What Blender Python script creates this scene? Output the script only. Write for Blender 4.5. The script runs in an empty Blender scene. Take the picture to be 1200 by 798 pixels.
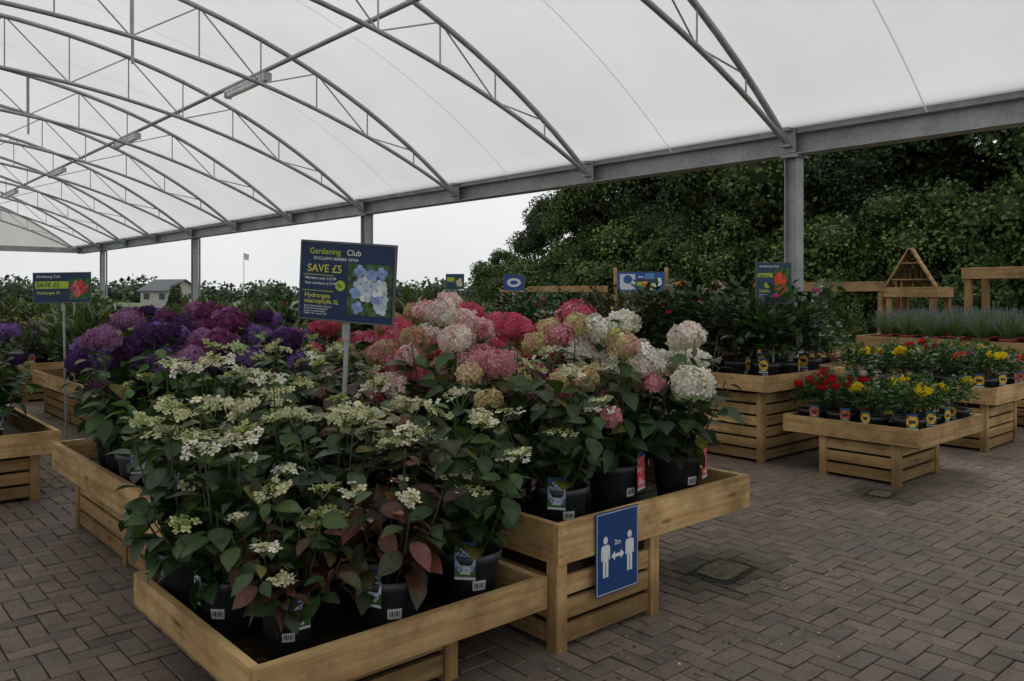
import bpy, math, numpy as np
from mathutils import Vector, Matrix
rad=math.radians
A=rad(41.5)
scene=bpy.context.scene
col0=scene.collection

# ------------------------------------------------------------------ materials
def newmat(name):
    m=bpy.data.materials.new(name); m.use_nodes=True
    nt=m.node_tree; nt.nodes.clear()
    out=nt.nodes.new('ShaderNodeOutputMaterial')
    return m,nt,out
def N(nt,t,**k):
    n=nt.nodes.new(t)
    for a,b in k.items():
        setattr(n,a,b)
    return n
def setin(n,**k):
    for a,b in k.items(): n.inputs[a.replace('_',' ')].default_value=b
def attr(nt,name='Col'):
    a=N(nt,'ShaderNodeAttribute'); a.attribute_name=name; return a
def mixc(nt,mode,fac,a,b):
    m=N(nt,'ShaderNodeMixRGB',blend_type=mode)
    for i,v in ((0,fac),(1,a),(2,b)):
        if hasattr(v,'is_output') : nt.links.new(v,m.inputs[i])
        else: m.inputs[i].default_value=v if i==0 else (*v,1)
    return m.outputs[0]
def noise(nt,vec,scale,detail=4,rough=.55):
    n=N(nt,'ShaderNodeTexNoise'); n.inputs['Scale'].default_value=scale; n.inputs['Detail'].default_value=detail; n.inputs['Roughness'].default_value=rough
    if vec is not None: nt.links.new(vec,n.inputs['Vector'])
    return n
def ramp(nt,fac,stops):
    r=N(nt,'ShaderNodeValToRGB'); e=r.color_ramp.elements
    e[0].position=stops[0][0]; e[0].color=(*stops[0][1],1)
    e[1].position=stops[-1][0]; e[1].color=(*stops[-1][1],1)
    for p,c in stops[1:-1]:
        x=e.new(p); x.color=(*c,1)
    nt.links.new(fac,r.inputs[0]); return r.outputs[0]
def pos(nt): return N(nt,'ShaderNodeNewGeometry').outputs['Position']
def objc(nt): return N(nt,'ShaderNodeTexCoord').outputs['Object']

def mat_leaf(name,rough=.42,trans=.22,spec=.5,nz=True):
    m,nt,out=newmat(name)
    a=attr(nt)
    c=a.outputs['Color']
    if nz:
        z=noise(nt,objc(nt),38,1)
        c=mixc(nt,'MULTIPLY',1.0,c,ramp(nt,z.outputs[0],[(.3,(.72,.72,.72)),(.7,(1.25,1.2,1.15))]))
    p=N(nt,'ShaderNodeBsdfPrincipled'); nt.links.new(c,p.inputs['Base Color']); setin(p,Roughness=rough); p.inputs['Specular IOR Level'].default_value=spec
    if trans<=0:
        nt.links.new(p.outputs[0],out.inputs[0]); return m
    t=N(nt,'ShaderNodeBsdfTranslucent'); nt.links.new(mixc(nt,'MULTIPLY',1,c,(1.5,1.7,.7)),t.inputs['Color'])
    mx=N(nt,'ShaderNodeMixShader'); mx.inputs[0].default_value=trans
    nt.links.new(p.outputs[0],mx.inputs[1]); nt.links.new(t.outputs[0],mx.inputs[2]); nt.links.new(mx.outputs[0],out.inputs[0])
    return m
def mat_petal():
    m,nt,out=newmat('petal')
    c=attr(nt).outputs['Color']
    d=N(nt,'ShaderNodeBsdfDiffuse'); nt.links.new(c,d.inputs['Color'])
    t=N(nt,'ShaderNodeBsdfTranslucent'); nt.links.new(c,t.inputs['Color'])
    mx=N(nt,'ShaderNodeMixShader'); mx.inputs[0].default_value=.3
    nt.links.new(d.outputs[0],mx.inputs[1]); nt.links.new(t.outputs[0],mx.inputs[2]); nt.links.new(mx.outputs[0],out.inputs[0])
    return m
def mat_col(name,rough=.5,metal=0,spec=.5,nscale=0,namp=.15,bump=0,bscale=60):
    m,nt,out=newmat(name)
    c=attr(nt).outputs['Color']
    if nscale:
        nz=noise(nt,pos(nt),nscale,4)
        c=mixc(nt,'MULTIPLY',1,c,ramp(nt,nz.outputs[0],[(.3,(1-namp,)*3),(.7,(1+namp,)*3)]))
    p=N(nt,'ShaderNodeBsdfPrincipled'); nt.links.new(c,p.inputs['Base Color']); setin(p,Roughness=rough,Metallic=metal)
    p.inputs['Specular IOR Level'].default_value=spec
    if bump:
        b=N(nt,'ShaderNodeBump'); b.inputs['Strength'].default_value=bump; b.inputs['Distance'].default_value=.01
        nt.links.new(noise(nt,pos(nt),bscale,3).outputs[0],b.inputs['Height']); nt.links.new(b.outputs[0],p.inputs['Normal'])
    nt.links.new(p.outputs[0],out.inputs[0])
    return m
def mat_wood():
    m,nt,out=newmat('pine_wood')
    g=attr(nt,'gco').outputs['Vector']
    mp=N(nt,'ShaderNodeMapping'); mp.inputs['Scale'].default_value=(1.2,22,22); nt.links.new(g,mp.inputs['Vector'])
    n1=noise(nt,mp.outputs[0],1.6,5,.6)
    c=ramp(nt,n1.outputs[0],[(.28,(.36,.215,.088)),(.5,(.55,.365,.17)),(.72,(.65,.46,.235))])
    n2=noise(nt,g,1.1,2)
    c=mixc(nt,'MULTIPLY',1,c,ramp(nt,n2.outputs[0],[(.3,(.74,.74,.74)),(.7,(1.1,1.07,1.02))]))
    mp2=N(nt,'ShaderNodeMapping'); mp2.inputs['Scale'].default_value=(2.2,8,8); nt.links.new(g,mp2.inputs['Vector'])
    v=N(nt,'ShaderNodeTexVoronoi'); nt.links.new(mp2.outputs[0],v.inputs['Vector']); v.inputs['Scale'].default_value=1.0
    k=ramp(nt,v.outputs['Distance'],[(.05,(.32,.24,.18)),(.13,(1,1,1))])
    c=mixc(nt,'MULTIPLY',.8,c,k)
    n3=noise(nt,pos(nt),3.5,5,.7)
    c=mixc(nt,'MULTIPLY',1,c,ramp(nt,n3.outputs[0],[(.36,(.60,.58,.55)),(.57,(1,1,1))]))
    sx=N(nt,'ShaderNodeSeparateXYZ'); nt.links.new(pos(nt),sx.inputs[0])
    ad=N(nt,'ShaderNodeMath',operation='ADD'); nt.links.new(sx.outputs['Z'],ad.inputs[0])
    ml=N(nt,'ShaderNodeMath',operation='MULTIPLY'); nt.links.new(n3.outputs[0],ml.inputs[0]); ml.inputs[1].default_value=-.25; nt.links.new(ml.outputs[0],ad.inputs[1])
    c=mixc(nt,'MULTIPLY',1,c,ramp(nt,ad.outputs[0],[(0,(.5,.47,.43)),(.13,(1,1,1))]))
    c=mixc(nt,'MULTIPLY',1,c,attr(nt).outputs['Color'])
    p=N(nt,'ShaderNodeBsdfPrincipled'); nt.links.new(c,p.inputs['Base Color']); setin(p,Roughness=.68); p.inputs['Specular IOR Level'].default_value=.3
    b=N(nt,'ShaderNodeBump'); b.inputs['Strength'].default_value=.25; b.inputs['Distance'].default_value=.004
    nt.links.new(n1.outputs[0],b.inputs['Height']); nt.links.new(b.outputs[0],p.inputs['Normal'])
    nt.links.new(p.outputs[0],out.inputs[0]); return m
def mat_steel():
    m,nt,out=newmat('galvanised_steel')
    v=N(nt,'ShaderNodeTexVoronoi'); v.inputs['Scale'].default_value=28; nt.links.new(pos(nt),v.inputs['Vector'])
    c=ramp(nt,v.outputs['Distance'],[(0,(.36,.38,.39)),(.8,(.47,.49,.50))])
    nz=noise(nt,pos(nt),2.2,4,.65)
    c=mixc(nt,'MULTIPLY',1,c,ramp(nt,nz.outputs[0],[(.3,(.66,.66,.64)),(.65,(1.05,1.05,1.05))]))
    p=N(nt,'ShaderNodeBsdfPrincipled'); nt.links.new(c,p.inputs['Base Color']); setin(p,Roughness=.5,Metallic=.3)
    nt.links.new(p.outputs[0],out.inputs[0]); return m
def mat_membrane():
    m,nt,out=newmat('roof_membrane')
    nz=noise(nt,pos(nt),.35,4,.6)
    c=ramp(nt,nz.outputs[0],[(.3,(.71,.72,.715)),(.7,(.81,.81,.80))])
    c=mixc(nt,'MULTIPLY',1,c,attr(nt).outputs['Color'])
    t=N(nt,'ShaderNodeBsdfTranslucent'); nt.links.new(c,t.inputs['Color'])
    d=N(nt,'ShaderNodeBsdfDiffuse'); nt.links.new(c,d.inputs['Color'])
    mx=N(nt,'ShaderNodeMixShader'); mx.inputs[0].default_value=.18
    nt.links.new(t.outputs[0],mx.inputs[1]); nt.links.new(d.outputs[0],mx.inputs[2]); nt.links.new(mx.outputs[0],out.inputs[0]); return m
def mat_paver():
    m,nt,out=newmat('block_paving')
    c=attr(nt).outputs['Color']
    n1=noise(nt,pos(nt),.55,4,.6); n2=noise(nt,pos(nt),70,3,.7); n3=noise(nt,pos(nt),6,4,.7)
    c=mixc(nt,'MULTIPLY',1,c,ramp(nt,n1.outputs[0],[(.3,(.72,.72,.71)),(.62,(1.1,1.09,1.07))]))
    c=mixc(nt,'MULTIPLY',1,c,ramp(nt,n2.outputs[0],[(.3,(.72,.72,.72)),(.7,(1.25,1.25,1.25))]))
    c=mixc(nt,'MULTIPLY',1,c,ramp(nt,n3.outputs[0],[(.32,(.72,.72,.70)),(.5,(1,1,1)),(.7,(1.08,1.08,1.08))]))
    p=N(nt,'ShaderNodeBsdfPrincipled'); nt.links.new(c,p.inputs['Base Color']); p.inputs['Specular IOR Level'].default_value=.35
    rr=ramp(nt,n1.outputs[0],[(.3,(.5,.5,.5)),(.6,(.8,.8,.8))]); nt.links.new(rr,p.inputs['Roughness'])
    b=N(nt,'ShaderNodeBump'); b.inputs['Strength'].default_value=.5; b.inputs['Distance'].default_value=.004
    nt.links.new(n2.outputs[0],b.inputs['Height']); nt.links.new(b.outputs[0],p.inputs['Normal'])
    nt.links.new(p.outputs[0],out.inputs[0]); return m
def mat_ground():
    m,nt,out=newmat('ground_soil_and_grass')
    P=pos(nt)
    L=N(nt,'ShaderNodeVectorMath',operation='LENGTH'); nt.links.new(P,L.inputs[0])
    mr=N(nt,'ShaderNodeMapRange'); mr.inputs[1].default_value=30; mr.inputs[2].default_value=45; nt.links.new(L.outputs['Value'],mr.inputs[0])
    a=ramp(nt,noise(nt,P,9,5,.7).outputs[0],[(.3,(.045,.04,.03)),(.7,(.10,.09,.075))])
    g=ramp(nt,noise(nt,P,.06,5,.6).outputs[0],[(.3,(.05,.085,.03)),(.7,(.11,.15,.05))])
    c=mixc(nt,'MIX',mr.outputs[0],a,g)
    p=N(nt,'ShaderNodeBsdfPrincipled'); nt.links.new(c,p.inputs['Base Color']); setin(p,Roughness=.9)
    nt.links.new(p.outputs[0],out.inputs[0]); return m

M_leaf=mat_leaf('hydrangea_leaf',.42,.18,.42); M_petal=mat_petal()
M_pot=mat_col('pot_plastic',.42,0,.5,30,.25); M_print=mat_col('printed_card',.35,0,.4)
M_wood=mat_wood(); M_steel=mat_steel(); M_memb=mat_membrane(); M_pav=mat_paver(); M_ground=mat_ground()
M_tree=mat_leaf('tree_foliage',.6,0,.2,False); M_bark=mat_col('bark',.9,0,.2,12,.4,.6,20)
M_soil=mat_col('compost',.95,0,.1,60,.4,.6,80); M_flat=mat_col('painted_surface',.6,0,.3,4,.1)
M_stain=mat_col('mossy_cover',.85,0,.2,22,.5,.6,60)

# ------------------------------------------------------------------ mesh builder
class MB:
    def __init__(s): s.V=[];s.C=[];s.G=[];s.L=[];s.T=[];s.M=[];s.n=0
    def add(s,v,f,mat=0,col=(1,1,1),g=None):
        v=np.asarray(v,float).reshape(-1,3); k=len(v)
        c=np.asarray(col,float)
        if c.ndim==1: c=np.tile(c,(k,1))
        s.V.append(v); s.C.append(c); s.G.append(np.zeros((k,3)) if g is None else g)
        f=np.asarray(f,int)
        s.L.append((f+s.n).ravel()); s.T.append(np.full(len(f),f.shape[1])); s.M.append(np.full(len(f),mat)); s.n+=k
    def batch(s,tv,tf,P,S,D,Nn,sc,cols,vmul=None,mat=0):
        tv=np.asarray(tv,float); tf=np.asarray(tf,int); k=len(P); n=len(tv)
        if k==0: return
        sc=np.asarray(sc,float).reshape(-1,1,1)*np.ones((k,1,1))
        v=P[:,None,:]+sc*(tv[None,:,0:1]*S[:,None,:]+tv[None,:,1:2]*D[:,None,:]+tv[None,:,2:3]*Nn[:,None,:])
        c=np.repeat(cols[:,None,:],n,1)
        if vmul is not None: c=c*np.asarray(vmul)[None,:,None]
        f=tf[None]+ (np.arange(k)*n)[:,None,None]
        s.add(v.reshape(-1,3),f.reshape(-1,tf.shape[1]),mat,np.clip(c.reshape(-1,3),0,1))
    def mesh(s,name,mats,smooth=False,smooth_mats=None):
        me=bpy.data.meshes.new(name)
        V=np.concatenate(s.V);L=np.concatenate(s.L);T=np.concatenate(s.T);Mi=np.concatenate(s.M);C=np.concatenate(s.C);G=np.concatenate(s.G)
        me.vertices.add(len(V)); me.vertices.foreach_set('co',V.ravel())
        me.loops.add(len(L)); me.loops.foreach_set('vertex_index',L.astype(np.int32))
        me.polygons.add(len(T)); st=np.concatenate([[0],np.cumsum(T)[:-1]])
        me.polygons.foreach_set('loop_start',st.astype(np.int32))
        try: me.polygons.foreach_set('loop_total',T.astype(np.int32))
        except Exception: pass
        me.polygons.foreach_set('material_index',Mi.astype(np.int32))
        sm=np.full(len(T),smooth)
        if smooth_mats is not None: sm=np.isin(Mi,smooth_mats)
        me.polygons.foreach_set('use_smooth',sm)
        for m in mats: me.materials.append(m)
        me.update(calc_edges=True)
        a=me.attributes.new('Col','FLOAT_COLOR','POINT'); a.data.foreach_set('color',np.concatenate([C,np.ones((len(C),1))],1).astype(np.float32).ravel())
        a=me.attributes.new('gco','FLOAT_VECTOR','POINT'); a.data.foreach_set('vector',G.astype(np.float32).ravel())
        me.validate()
        return me
def obj(name,me,parent=None,loc=(0,0,0),rz=0,sc=1):
    o=bpy.data.objects.new(name,me); col0.objects.link(o)
    o.location=loc; o.rotation_euler=(0,0,rz); o.scale=(sc,)*3
    if parent: o.parent=parent
    return o
def empty(name,loc=(0,0,0)):
    e=bpy.data.objects.new(name,None); col0.objects.link(e); e.location=loc; e.empty_display_size=.2; return e
BF=np.array([[0,3,2,1],[4,5,6,7],[0,1,5,4],[1,2,6,5],[2,3,7,6],[3,0,4,7]])
rngG=np.random.default_rng(5)
def box(mb,x0,x1,y0,y1,z0,z1,mat=0,col=(1,1,1),wood=False,vary=.12):
    v=np.array([[x0,y0,z0],[x1,y0,z0],[x1,y1,z0],[x0,y1,z0],[x0,y0,z1],[x1,y0,z1],[x1,y1,z1],[x0,y1,z1]],float)
    g=None; c=np.array(col,float)
    if wood:
        d=[x1-x0,y1-y0,z1-z0]; o=np.argsort(d)[::-1]
        g=v[:,o]-v[0,o]+rngG.uniform(0,50,3)
        c=c*(1+rngG.uniform(-vary,vary))
    mb.add(v,BF,mat,c,g)
def tube(mb,pts,r,sides=8,mat=0,col=(1,1,1),cap=True):
    pts=np.asarray(pts,float); n=len(pts); r=np.ones(n)*r
    t=np.gradient(pts,axis=0) if n>2 else np.tile(pts[1]-pts[0],(2,1))
    t/=np.linalg.norm(t,axis=1)[:,None]+1e-9
    ref=np.array([0,0,1.]) if abs(t[0][2])<.9 else np.array([1.,0,0])
    a=np.cross(t,ref); a/=np.linalg.norm(a,axis=1)[:,None]+1e-9; b=np.cross(t,a)
    th=np.arange(sides)*2*np.pi/sides
    v=pts[:,None]+r[:,None,None]*(np.cos(th)[None,:,None]*a[:,None]+np.sin(th)[None,:,None]*b[:,None])
    f=[]
    for i in range(n-1):
        for j in range(sides):
            k=(j+1)%sides
            f.append([i*sides+j,i*sides+k,(i+1)*sides+k,(i+1)*sides+j])
    mb.add(v.reshape(-1,3),f,mat,col)
def nrm(v): return v/(np.linalg.norm(v,axis=-1,keepdims=True)+1e-9)

# ------------------------------------------------------------------ templates
def leaf_template(ts,ws,fold=.18,droop=.28):
    v=[];f=[];m=[]
    for t,w in zip(ts,ws):
        z=-droop*t*t
        v+=[(-w,t,z+fold*w),(0,t,z),(w,t,z+fold*w)]; m+=[.92,1.25,.92]
    for i in range(len(ts)-1):
        a=3*i; f+=[[a,a+1,a+4,a+3],[a+1,a+2,a+5,a+4]]
    return np.array(v),np.array(f),np.array(m)
LT=leaf_template([0,.12,.3,.5,.7,.88,1],[.015,.19,.31,.34,.26,.11,.005],.2,.34)
LN=leaf_template([0,.3,.65,1],[.02,.13,.12,.005],.2,.25)
LS=leaf_template([0,.35,.7,1],[.03,.33,.28,.02],.2,.2)
def floret():
    v=[];f=[];m=[]
    for k in range(4):
        a=k*np.pi/2
        for (r,da,z) in ((.0,0,0),(.62,-.62,.10),(.98,-.3,.05),(.98,.3,.05),(.62,.62,.10)):
            v.append((r*np.cos(a+da),r*np.sin(a+da),z)); m.append(.72 if r==0 else (1.0 if r<.9 else 1.08))
        f.append([5*k,5*k+1,5*k+2,5*k+3,5*k+4])
    return np.array(v),np.array(f),np.array(m)
FL=floret()
KITE=(np.array([(0,0,0),(.42,.45,.08),(0,1,-.1),(-.42,.45,.08)]),np.array([[0,1,2,3]]),None)
def frames(D,rng,roll=.4):
    up=np.tile([0,0,1.],(len(D),1))+rng.normal(0,roll,(len(D),3))
    D=nrm(D); Nn=nrm(up-D*np.sum(up*D,1,keepdims=True)); S=np.cross(D,Nn)
    return S,D,Nn
def rcols(rng,base,n,v=.18):
    base=np.array(base,float)
    if base.ndim==1: base=base[None]
    c=base[rng.integers(0,len(base),n)]
    return c*(1+rng.normal(0,v,(n,1)))*(1+rng.normal(0,.05,(n,3)))
def petals(mb,rng,P,Nn,size,cols,mat=1,jit=.3):
    n=len(P); Nn=nrm(Nn+rng.normal(0,jit,(n,3)))
    r=rng.normal(0,1,(n,3)); D=nrm(r-Nn*np.sum(r*Nn,1,keepdims=True)); S=np.cross(D,Nn)
    mb.batch(FL[0],FL[1],P,S,D,Nn,size,cols,FL[2],mat)
def mophead(mb,rng,c,R,base,n=120,size=None,flat=.8,tilt=.25):
    i=np.arange(n)+.5; ph=np.arccos(1-1.75*i/n); th=np.pi*(1+5**.5)*i+rng.uniform(0,6)
    d=np.stack([np.cos(th)*np.sin(ph),np.sin(th)*np.sin(ph),np.cos(ph)],1)
    lump=1+.16*np.sin(d[:,0]*5+rng.uniform(0,6))*np.cos(d[:,1]*5+rng.uniform(0,6))
    st=1+rng.normal(0,.12,2)
    L=d*np.array([R*st[0],R*st[1],R*flat])*(lump*(1+rng.normal(0,.06,n)))[:,None]
    Rm=np.array(Matrix.Rotation(rng.normal(0,tilt),3,'X')@Matrix.Rotation(rng.normal(0,tilt),3,'Y'))
    L=L@Rm.T; d=d@Rm.T
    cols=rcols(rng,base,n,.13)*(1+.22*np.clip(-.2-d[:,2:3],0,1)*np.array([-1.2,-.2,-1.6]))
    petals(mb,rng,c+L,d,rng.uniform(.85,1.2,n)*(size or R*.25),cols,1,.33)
def lacecap(mb,rng,c,R,cream=(.74,.72,.53),bud=(.42,.46,.16),tilt=.3):
    ax=nrm(np.array([rng.normal(0,tilt),rng.normal(0,tilt),1.]))
    e1=nrm(np.cross(ax,[1,0,.2])); e2=np.cross(ax,e1)
    n=60; r=R*.75*np.sqrt(rng.uniform(0,1,n)); th=rng.uniform(0,6.28,n)
    P=c+e1*(r*np.cos(th))[:,None]+e2*(r*np.sin(th))[:,None]+ax*(.3*R*(1-(r/R)**2)+rng.normal(0,.005,n))[:,None]
    petals(mb,rng,P,np.tile(ax,(n,1)),rng.uniform(.004,.009,n),rcols(rng,[bud,bud,cream],n,.2),1,.6)
    k=rng.integers(9,16); th=np.arange(k)*6.28/k+rng.normal(0,.4,k); r=R*rng.uniform(.4,1.2,k)
    P=c+e1*(r*np.cos(th))[:,None]+e2*(r*np.sin(th))[:,None]+ax*rng.normal(.008,.008,k)[:,None]
    petals(mb,rng,P,np.tile(ax,(k,1)),rng.uniform(.015,.028,k),rcols(rng,[cream],k,.12),1,.4)
    base=c-ax*R*.7
    for q in range(7):
        a=q*.9; tube(mb,[base,c+R*.55*(e1*np.cos(a)+e2*np.sin(a))],.0022,4,0,(.12,.16,.05))

def pot(mb,rng,r=.138,h=.26,col=(.05,.054,.062),label=True,tagcols=None,sides=24,tag=True,big=False):
    prof=[(.0,.0),(.74*r,0),(.93*r,h*.86),(1.03*r,h*.86),(1.05*r,h),(.97*r,h),(.94*r,h*.9),(0,h*.88)]
    v=[];f=[]
    for (a,z) in prof:
        for j in range(sides):
            t=j*2*np.pi/sides; v.append((a*np.cos(t),a*np.sin(t),z))
    for i in range(len(prof)-1):
        for j in range(sides):
            k=(j+1)%sides; f.append([i*sides+j,i*sides+k,(i+1)*sides+k,(i+1)*sides+j])
    mb.add(v,f[:6*sides],2,col); mb.add(v,f[6*sides:],4,(.03,.022,.016))
    def patch(th0,w,z0,z1,nx,nz,colf,off=.003):
        vv=[];ff=[]
        for b in range(nz+1):
            z=z0+(z1-z0)*b/nz; rr=r*(.74+.19*z/(h*.86))+off
            for a in range(nx+1):
                t=th0+w*(a/nx-.5); vv.append((rr*np.cos(t),rr*np.sin(t),z))
        for b in range(nz):
            for a in range(nx):
                i=b*(nx+1)+a; ff.append([i,i+1,i+nx+2,i+nx+1])
        vv=np.array(vv)
        for q,fc in enumerate(ff):
            mb.add(vv[fc],[[0,1,2,3]],3,colf(q%nx,q//nx))
    if label:
        patch(-np.pi/2+rng.uniform(-.3,.3),.5,h*.40,h*.57,15,4,lambda a,b:(.06,.06,.06) if (b in(1,2) and a in(2,4,5,7,9,10,12)) else (.55,.55,.54))
    if tag and tagcols is not None:
        a0=-np.pi/2+rng.choice([-1,1])*rng.uniform(.25,.6); w=.085*r/.125; hh=.15*h/.24; off=1.04; zb=.62
        if big: a0=-np.pi/2+.45; hh=.19; off=1.13; zb=.52
        c=np.array([np.cos(a0),np.sin(a0),0])*(r*off); s=np.array([-np.sin(a0),np.cos(a0),0]); upv=nrm(np.array([np.cos(a0)*-.02,np.sin(a0)*-.02,1.]))
        nx,nz=8,14
        for b in range(nz):
            for a in range(nx):
                p0=c+s*w*(a/nx-.5)+upv*(h*zb+hh*b/nz)
                vv=[p0,p0+s*w/nx,p0+s*w/nx+upv*hh/nz,p0+upv*hh/nz]
                if b>=12: cl=(.03,.09,.22)
                elif b==0 or (b==2 and 1<a<6): cl=(.6,.6,.6)
                else:
                    dd=math.hypot(a-3.5,(b-6.5+rng.normal(0,.4))*.8); cl=np.array(tagcols[rng.integers(0,len(tagcols))])*rng.uniform(.6,1.2) if (dd<4 or big) else np.array((.05,.14,.04))*rng.uniform(.5,1.5)
                mb.add(vv,[[0,1,2,3]],3,np.clip(cl,0,1))

def hydrangea(seed,H=.9,R=.3,kind='mop',heads=None,nst=12,nheads=7,leafc=((.035,.085,.022),(.05,.115,.03),(.028,.065,.02)),hr=.085,Ls=(.085,.15),tagc=None,stemc=(.08,.09,.035),nodes=7,multi=.3,tmin=.25,big=False):
    rng=np.random.default_rng(seed); mb=MB()
    pot(mb,rng,tagcols=tagc or [(.5,.55,.7)],big=big)
    LP=[];LD=[];LL=[];LC=[]
    order=rng.permutation(nst)
    for si in range(nst):
        a=si*2.399+rng.normal(0,.35); u=math.sqrt((si+.5)/nst); rr=R*u*rng.uniform(.7,1.2)
        zt=H*(1-.3*u*u)*rng.uniform(.8,1.06)
        if si%4==3: zt*=rng.uniform(.6,.75)
        b=np.array([.04*np.cos(a),.04*np.sin(a),.2]); tip=np.array([rr*np.cos(a),rr*np.sin(a),zt])
        mid=np.array([rr*.75*np.cos(a),rr*.75*np.sin(a),.2+(zt-.2)*.45])
        ts=np.linspace(0,1,9)[:,None]; path=(1-ts)**2*b+2*ts*(1-ts)*mid+ts**2*tip
        tube(mb,path,np.linspace(.0055,.0032,9),5,0,stemc)
        ph=rng.uniform(0,3); stemtone=1+rng.normal(0,.17)
        for k in range(nodes):
            t=tmin+(.96-tmin)*(k+rng.uniform(-.2,.2))/(nodes-1); t=min(t,.965)
            p=(1-t)**2*b+2*t*(1-t)*mid+t*t*tip
            for q in (0,1):
                an=ph+k*np.pi/2+q*np.pi+rng.normal(0,.25)
                el=rng.normal(.02,.32)-.3*(1-t)
                d=np.array([np.cos(an)*np.cos(el),np.sin(an)*np.cos(el),np.sin(el)])
                L=rng.uniform(*Ls)*(1-.35*(t>.9))
                LP.append(p+d*.03);LD.append(d);LL.append(L)
                cc=np.array(leafc[rng.integers(0,len(leafc))])*(1+rng.normal(0,.2))*stemtone
                if t>.85: cc=cc*np.array([1.35,1.3,1.0])
                if rng.random()<.02: cc=np.array([.18,.17,.04])*rng.uniform(.5,1)
                LC.append(cc)
        if order[si]<nheads:
            base=heads[rng.integers(0,len(heads))]; c=tip+np.array([0,0,.02])
            if kind=='mop':
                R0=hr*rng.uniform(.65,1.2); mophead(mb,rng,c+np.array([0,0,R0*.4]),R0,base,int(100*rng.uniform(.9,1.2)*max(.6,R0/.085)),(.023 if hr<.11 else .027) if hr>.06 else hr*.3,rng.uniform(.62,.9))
            else:
                for j in range(1+(rng.random()<multi)):
                    lacecap(mb,rng,c+np.array([rng.normal(0,.03),rng.normal(0,.03),.03+rng.normal(0,.015)]),hr*rng.uniform(.5,1.1),*base)
    LP=np.array(LP);LD=np.array(LD);S,D,Nn=frames(LD,rng,.3)
    mb.batch(LT[0],LT[1],LP,S,D,Nn,np.array(LL),np.array(LC),LT[2],0)
    return mb.mesh('hydrangea_mesh',[M_leaf,M_petal,M_pot,M_print,M_soil],smooth_mats=[0,2])

def bushy(seed,H=.45,R=.17,nl=160,L=(.035,.06),T=LS,leafc=((.04,.09,.025),(.06,.12,.035)),flow=None,nf=5,fr=.03,fn=26,potr=.1,poth=.17,potc=(.045,.048,.055),tagc=((.6,.1,.08),),shape='mound',up=.3,fsc=.3):
    rng=np.random.default_rng(seed); mb=MB()
    pot(mb,rng,potr,poth,potc,True,list(tagc),18)
    n=nl
    u=rng.uniform(0,1,n)**.6; th=rng.uniform(0,6.283,n); cz=rng.uniform(-.25,1,n); sr=np.sqrt(np.clip(1-cz*cz,0,1))
    if shape=='column': sr=sr*.5+.5
    lump=1+.22*np.sin(th*3+rng.uniform(0,6))+.14*np.sin(th*7+cz*4)
    P=np.stack([R*u*sr*np.cos(th)*lump,R*u*sr*np.sin(th)*lump,poth+.02+(H-poth)*(.3+.7*cz*u)*(1+.16*np.sin(th*2+seed))],1)
    P[:,2]=np.clip(P[:,2],poth*.9,None)
    D=nrm(np.stack([np.cos(th)*sr,np.sin(th)*sr,up+.6*cz],1)+rng.normal(0,.35,(n,3)))
    S,D,Nn=frames(D,rng,.4)
    cols=rcols(rng,leafc,n,.2)
    mb.batch(T[0],T[1],P,S,D,Nn,rng.uniform(L[0],L[1],n),cols,T[2],0)
    for i in range(9):
        a=rng.uniform(0,6.28); r=R*rng.uniform(.2,.7)
        tube(mb,[(0,0,poth*.8),(r*.6*np.cos(a),r*.6*np.sin(a),poth+(H-poth)*.5),(r*np.cos(a),r*np.sin(a),H*.92)],.003,4,0,(.06,.08,.03))
    if flow is not None:
        for i in range(nf):
            a=rng.uniform(0,6.28); uu=math.sqrt(rng.uniform(0,1)); rr=R*uu*.95
            c=np.array([rr*np.cos(a),rr*np.sin(a),H*(1-.18*uu*uu)*rng.uniform(.93,1.14)])
            base=flow[rng.integers(0,len(flow))]
            tube(mb,[(c[0]*.5,c[1]*.5,poth+.03),c],.0025,4,0,(.06,.1,.03))
            mophead(mb,rng,c,fr*rng.uniform(.8,1.15),base,fn,fr*fsc*1.3,.65)
    return mb.mesh('bushy_plant_mesh',[M_leaf,M_petal,M_pot,M_print,M_soil],smooth_mats=[2])
def lavender(seed):
    rng=np.random.default_rng(seed); mb=MB(); pot(mb,rng,.1,.16,(.30,.03,.03),True,None,18)
    n=150; th=rng.uniform(0,6.28,n); el=rng.uniform(.75,1.5,n)
    D=np.stack([np.cos(th)*np.cos(el),np.sin(th)*np.cos(el),np.sin(el)],1); P=np.tile([0,0,.15],(n,1))+D*np.array([.3,.3,0])*.15
    S,D,Nn=frames(D,rng,.3)
    T=(np.array([(-.014,0,0),(.014,0,0),(.007,1,0),(-.007,1,0)]),np.array([[0,1,2,3]]))
    L=rng.uniform(.18,.38,n); mb.batch(T[0],T[1],P,S,D,Nn,L,rcols(rng,[(.12,.18,.07),(.09,.15,.06)],n,.2))
    k=80; q=P[:k]+D[:k]*L[:k,None]
    for j in range(4):
        petals(mb,rng,q-D[:k]*.012*j,D[:k],np.full(k,.007),rcols(rng,[(.2,.14,.33),(.24,.2,.38)],k,.15),1,1.)
    return mb.mesh('lavender_mesh',[M_leaf,M_petal,M_pot,M_print,M_soil],smooth_mats=[2])

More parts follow.
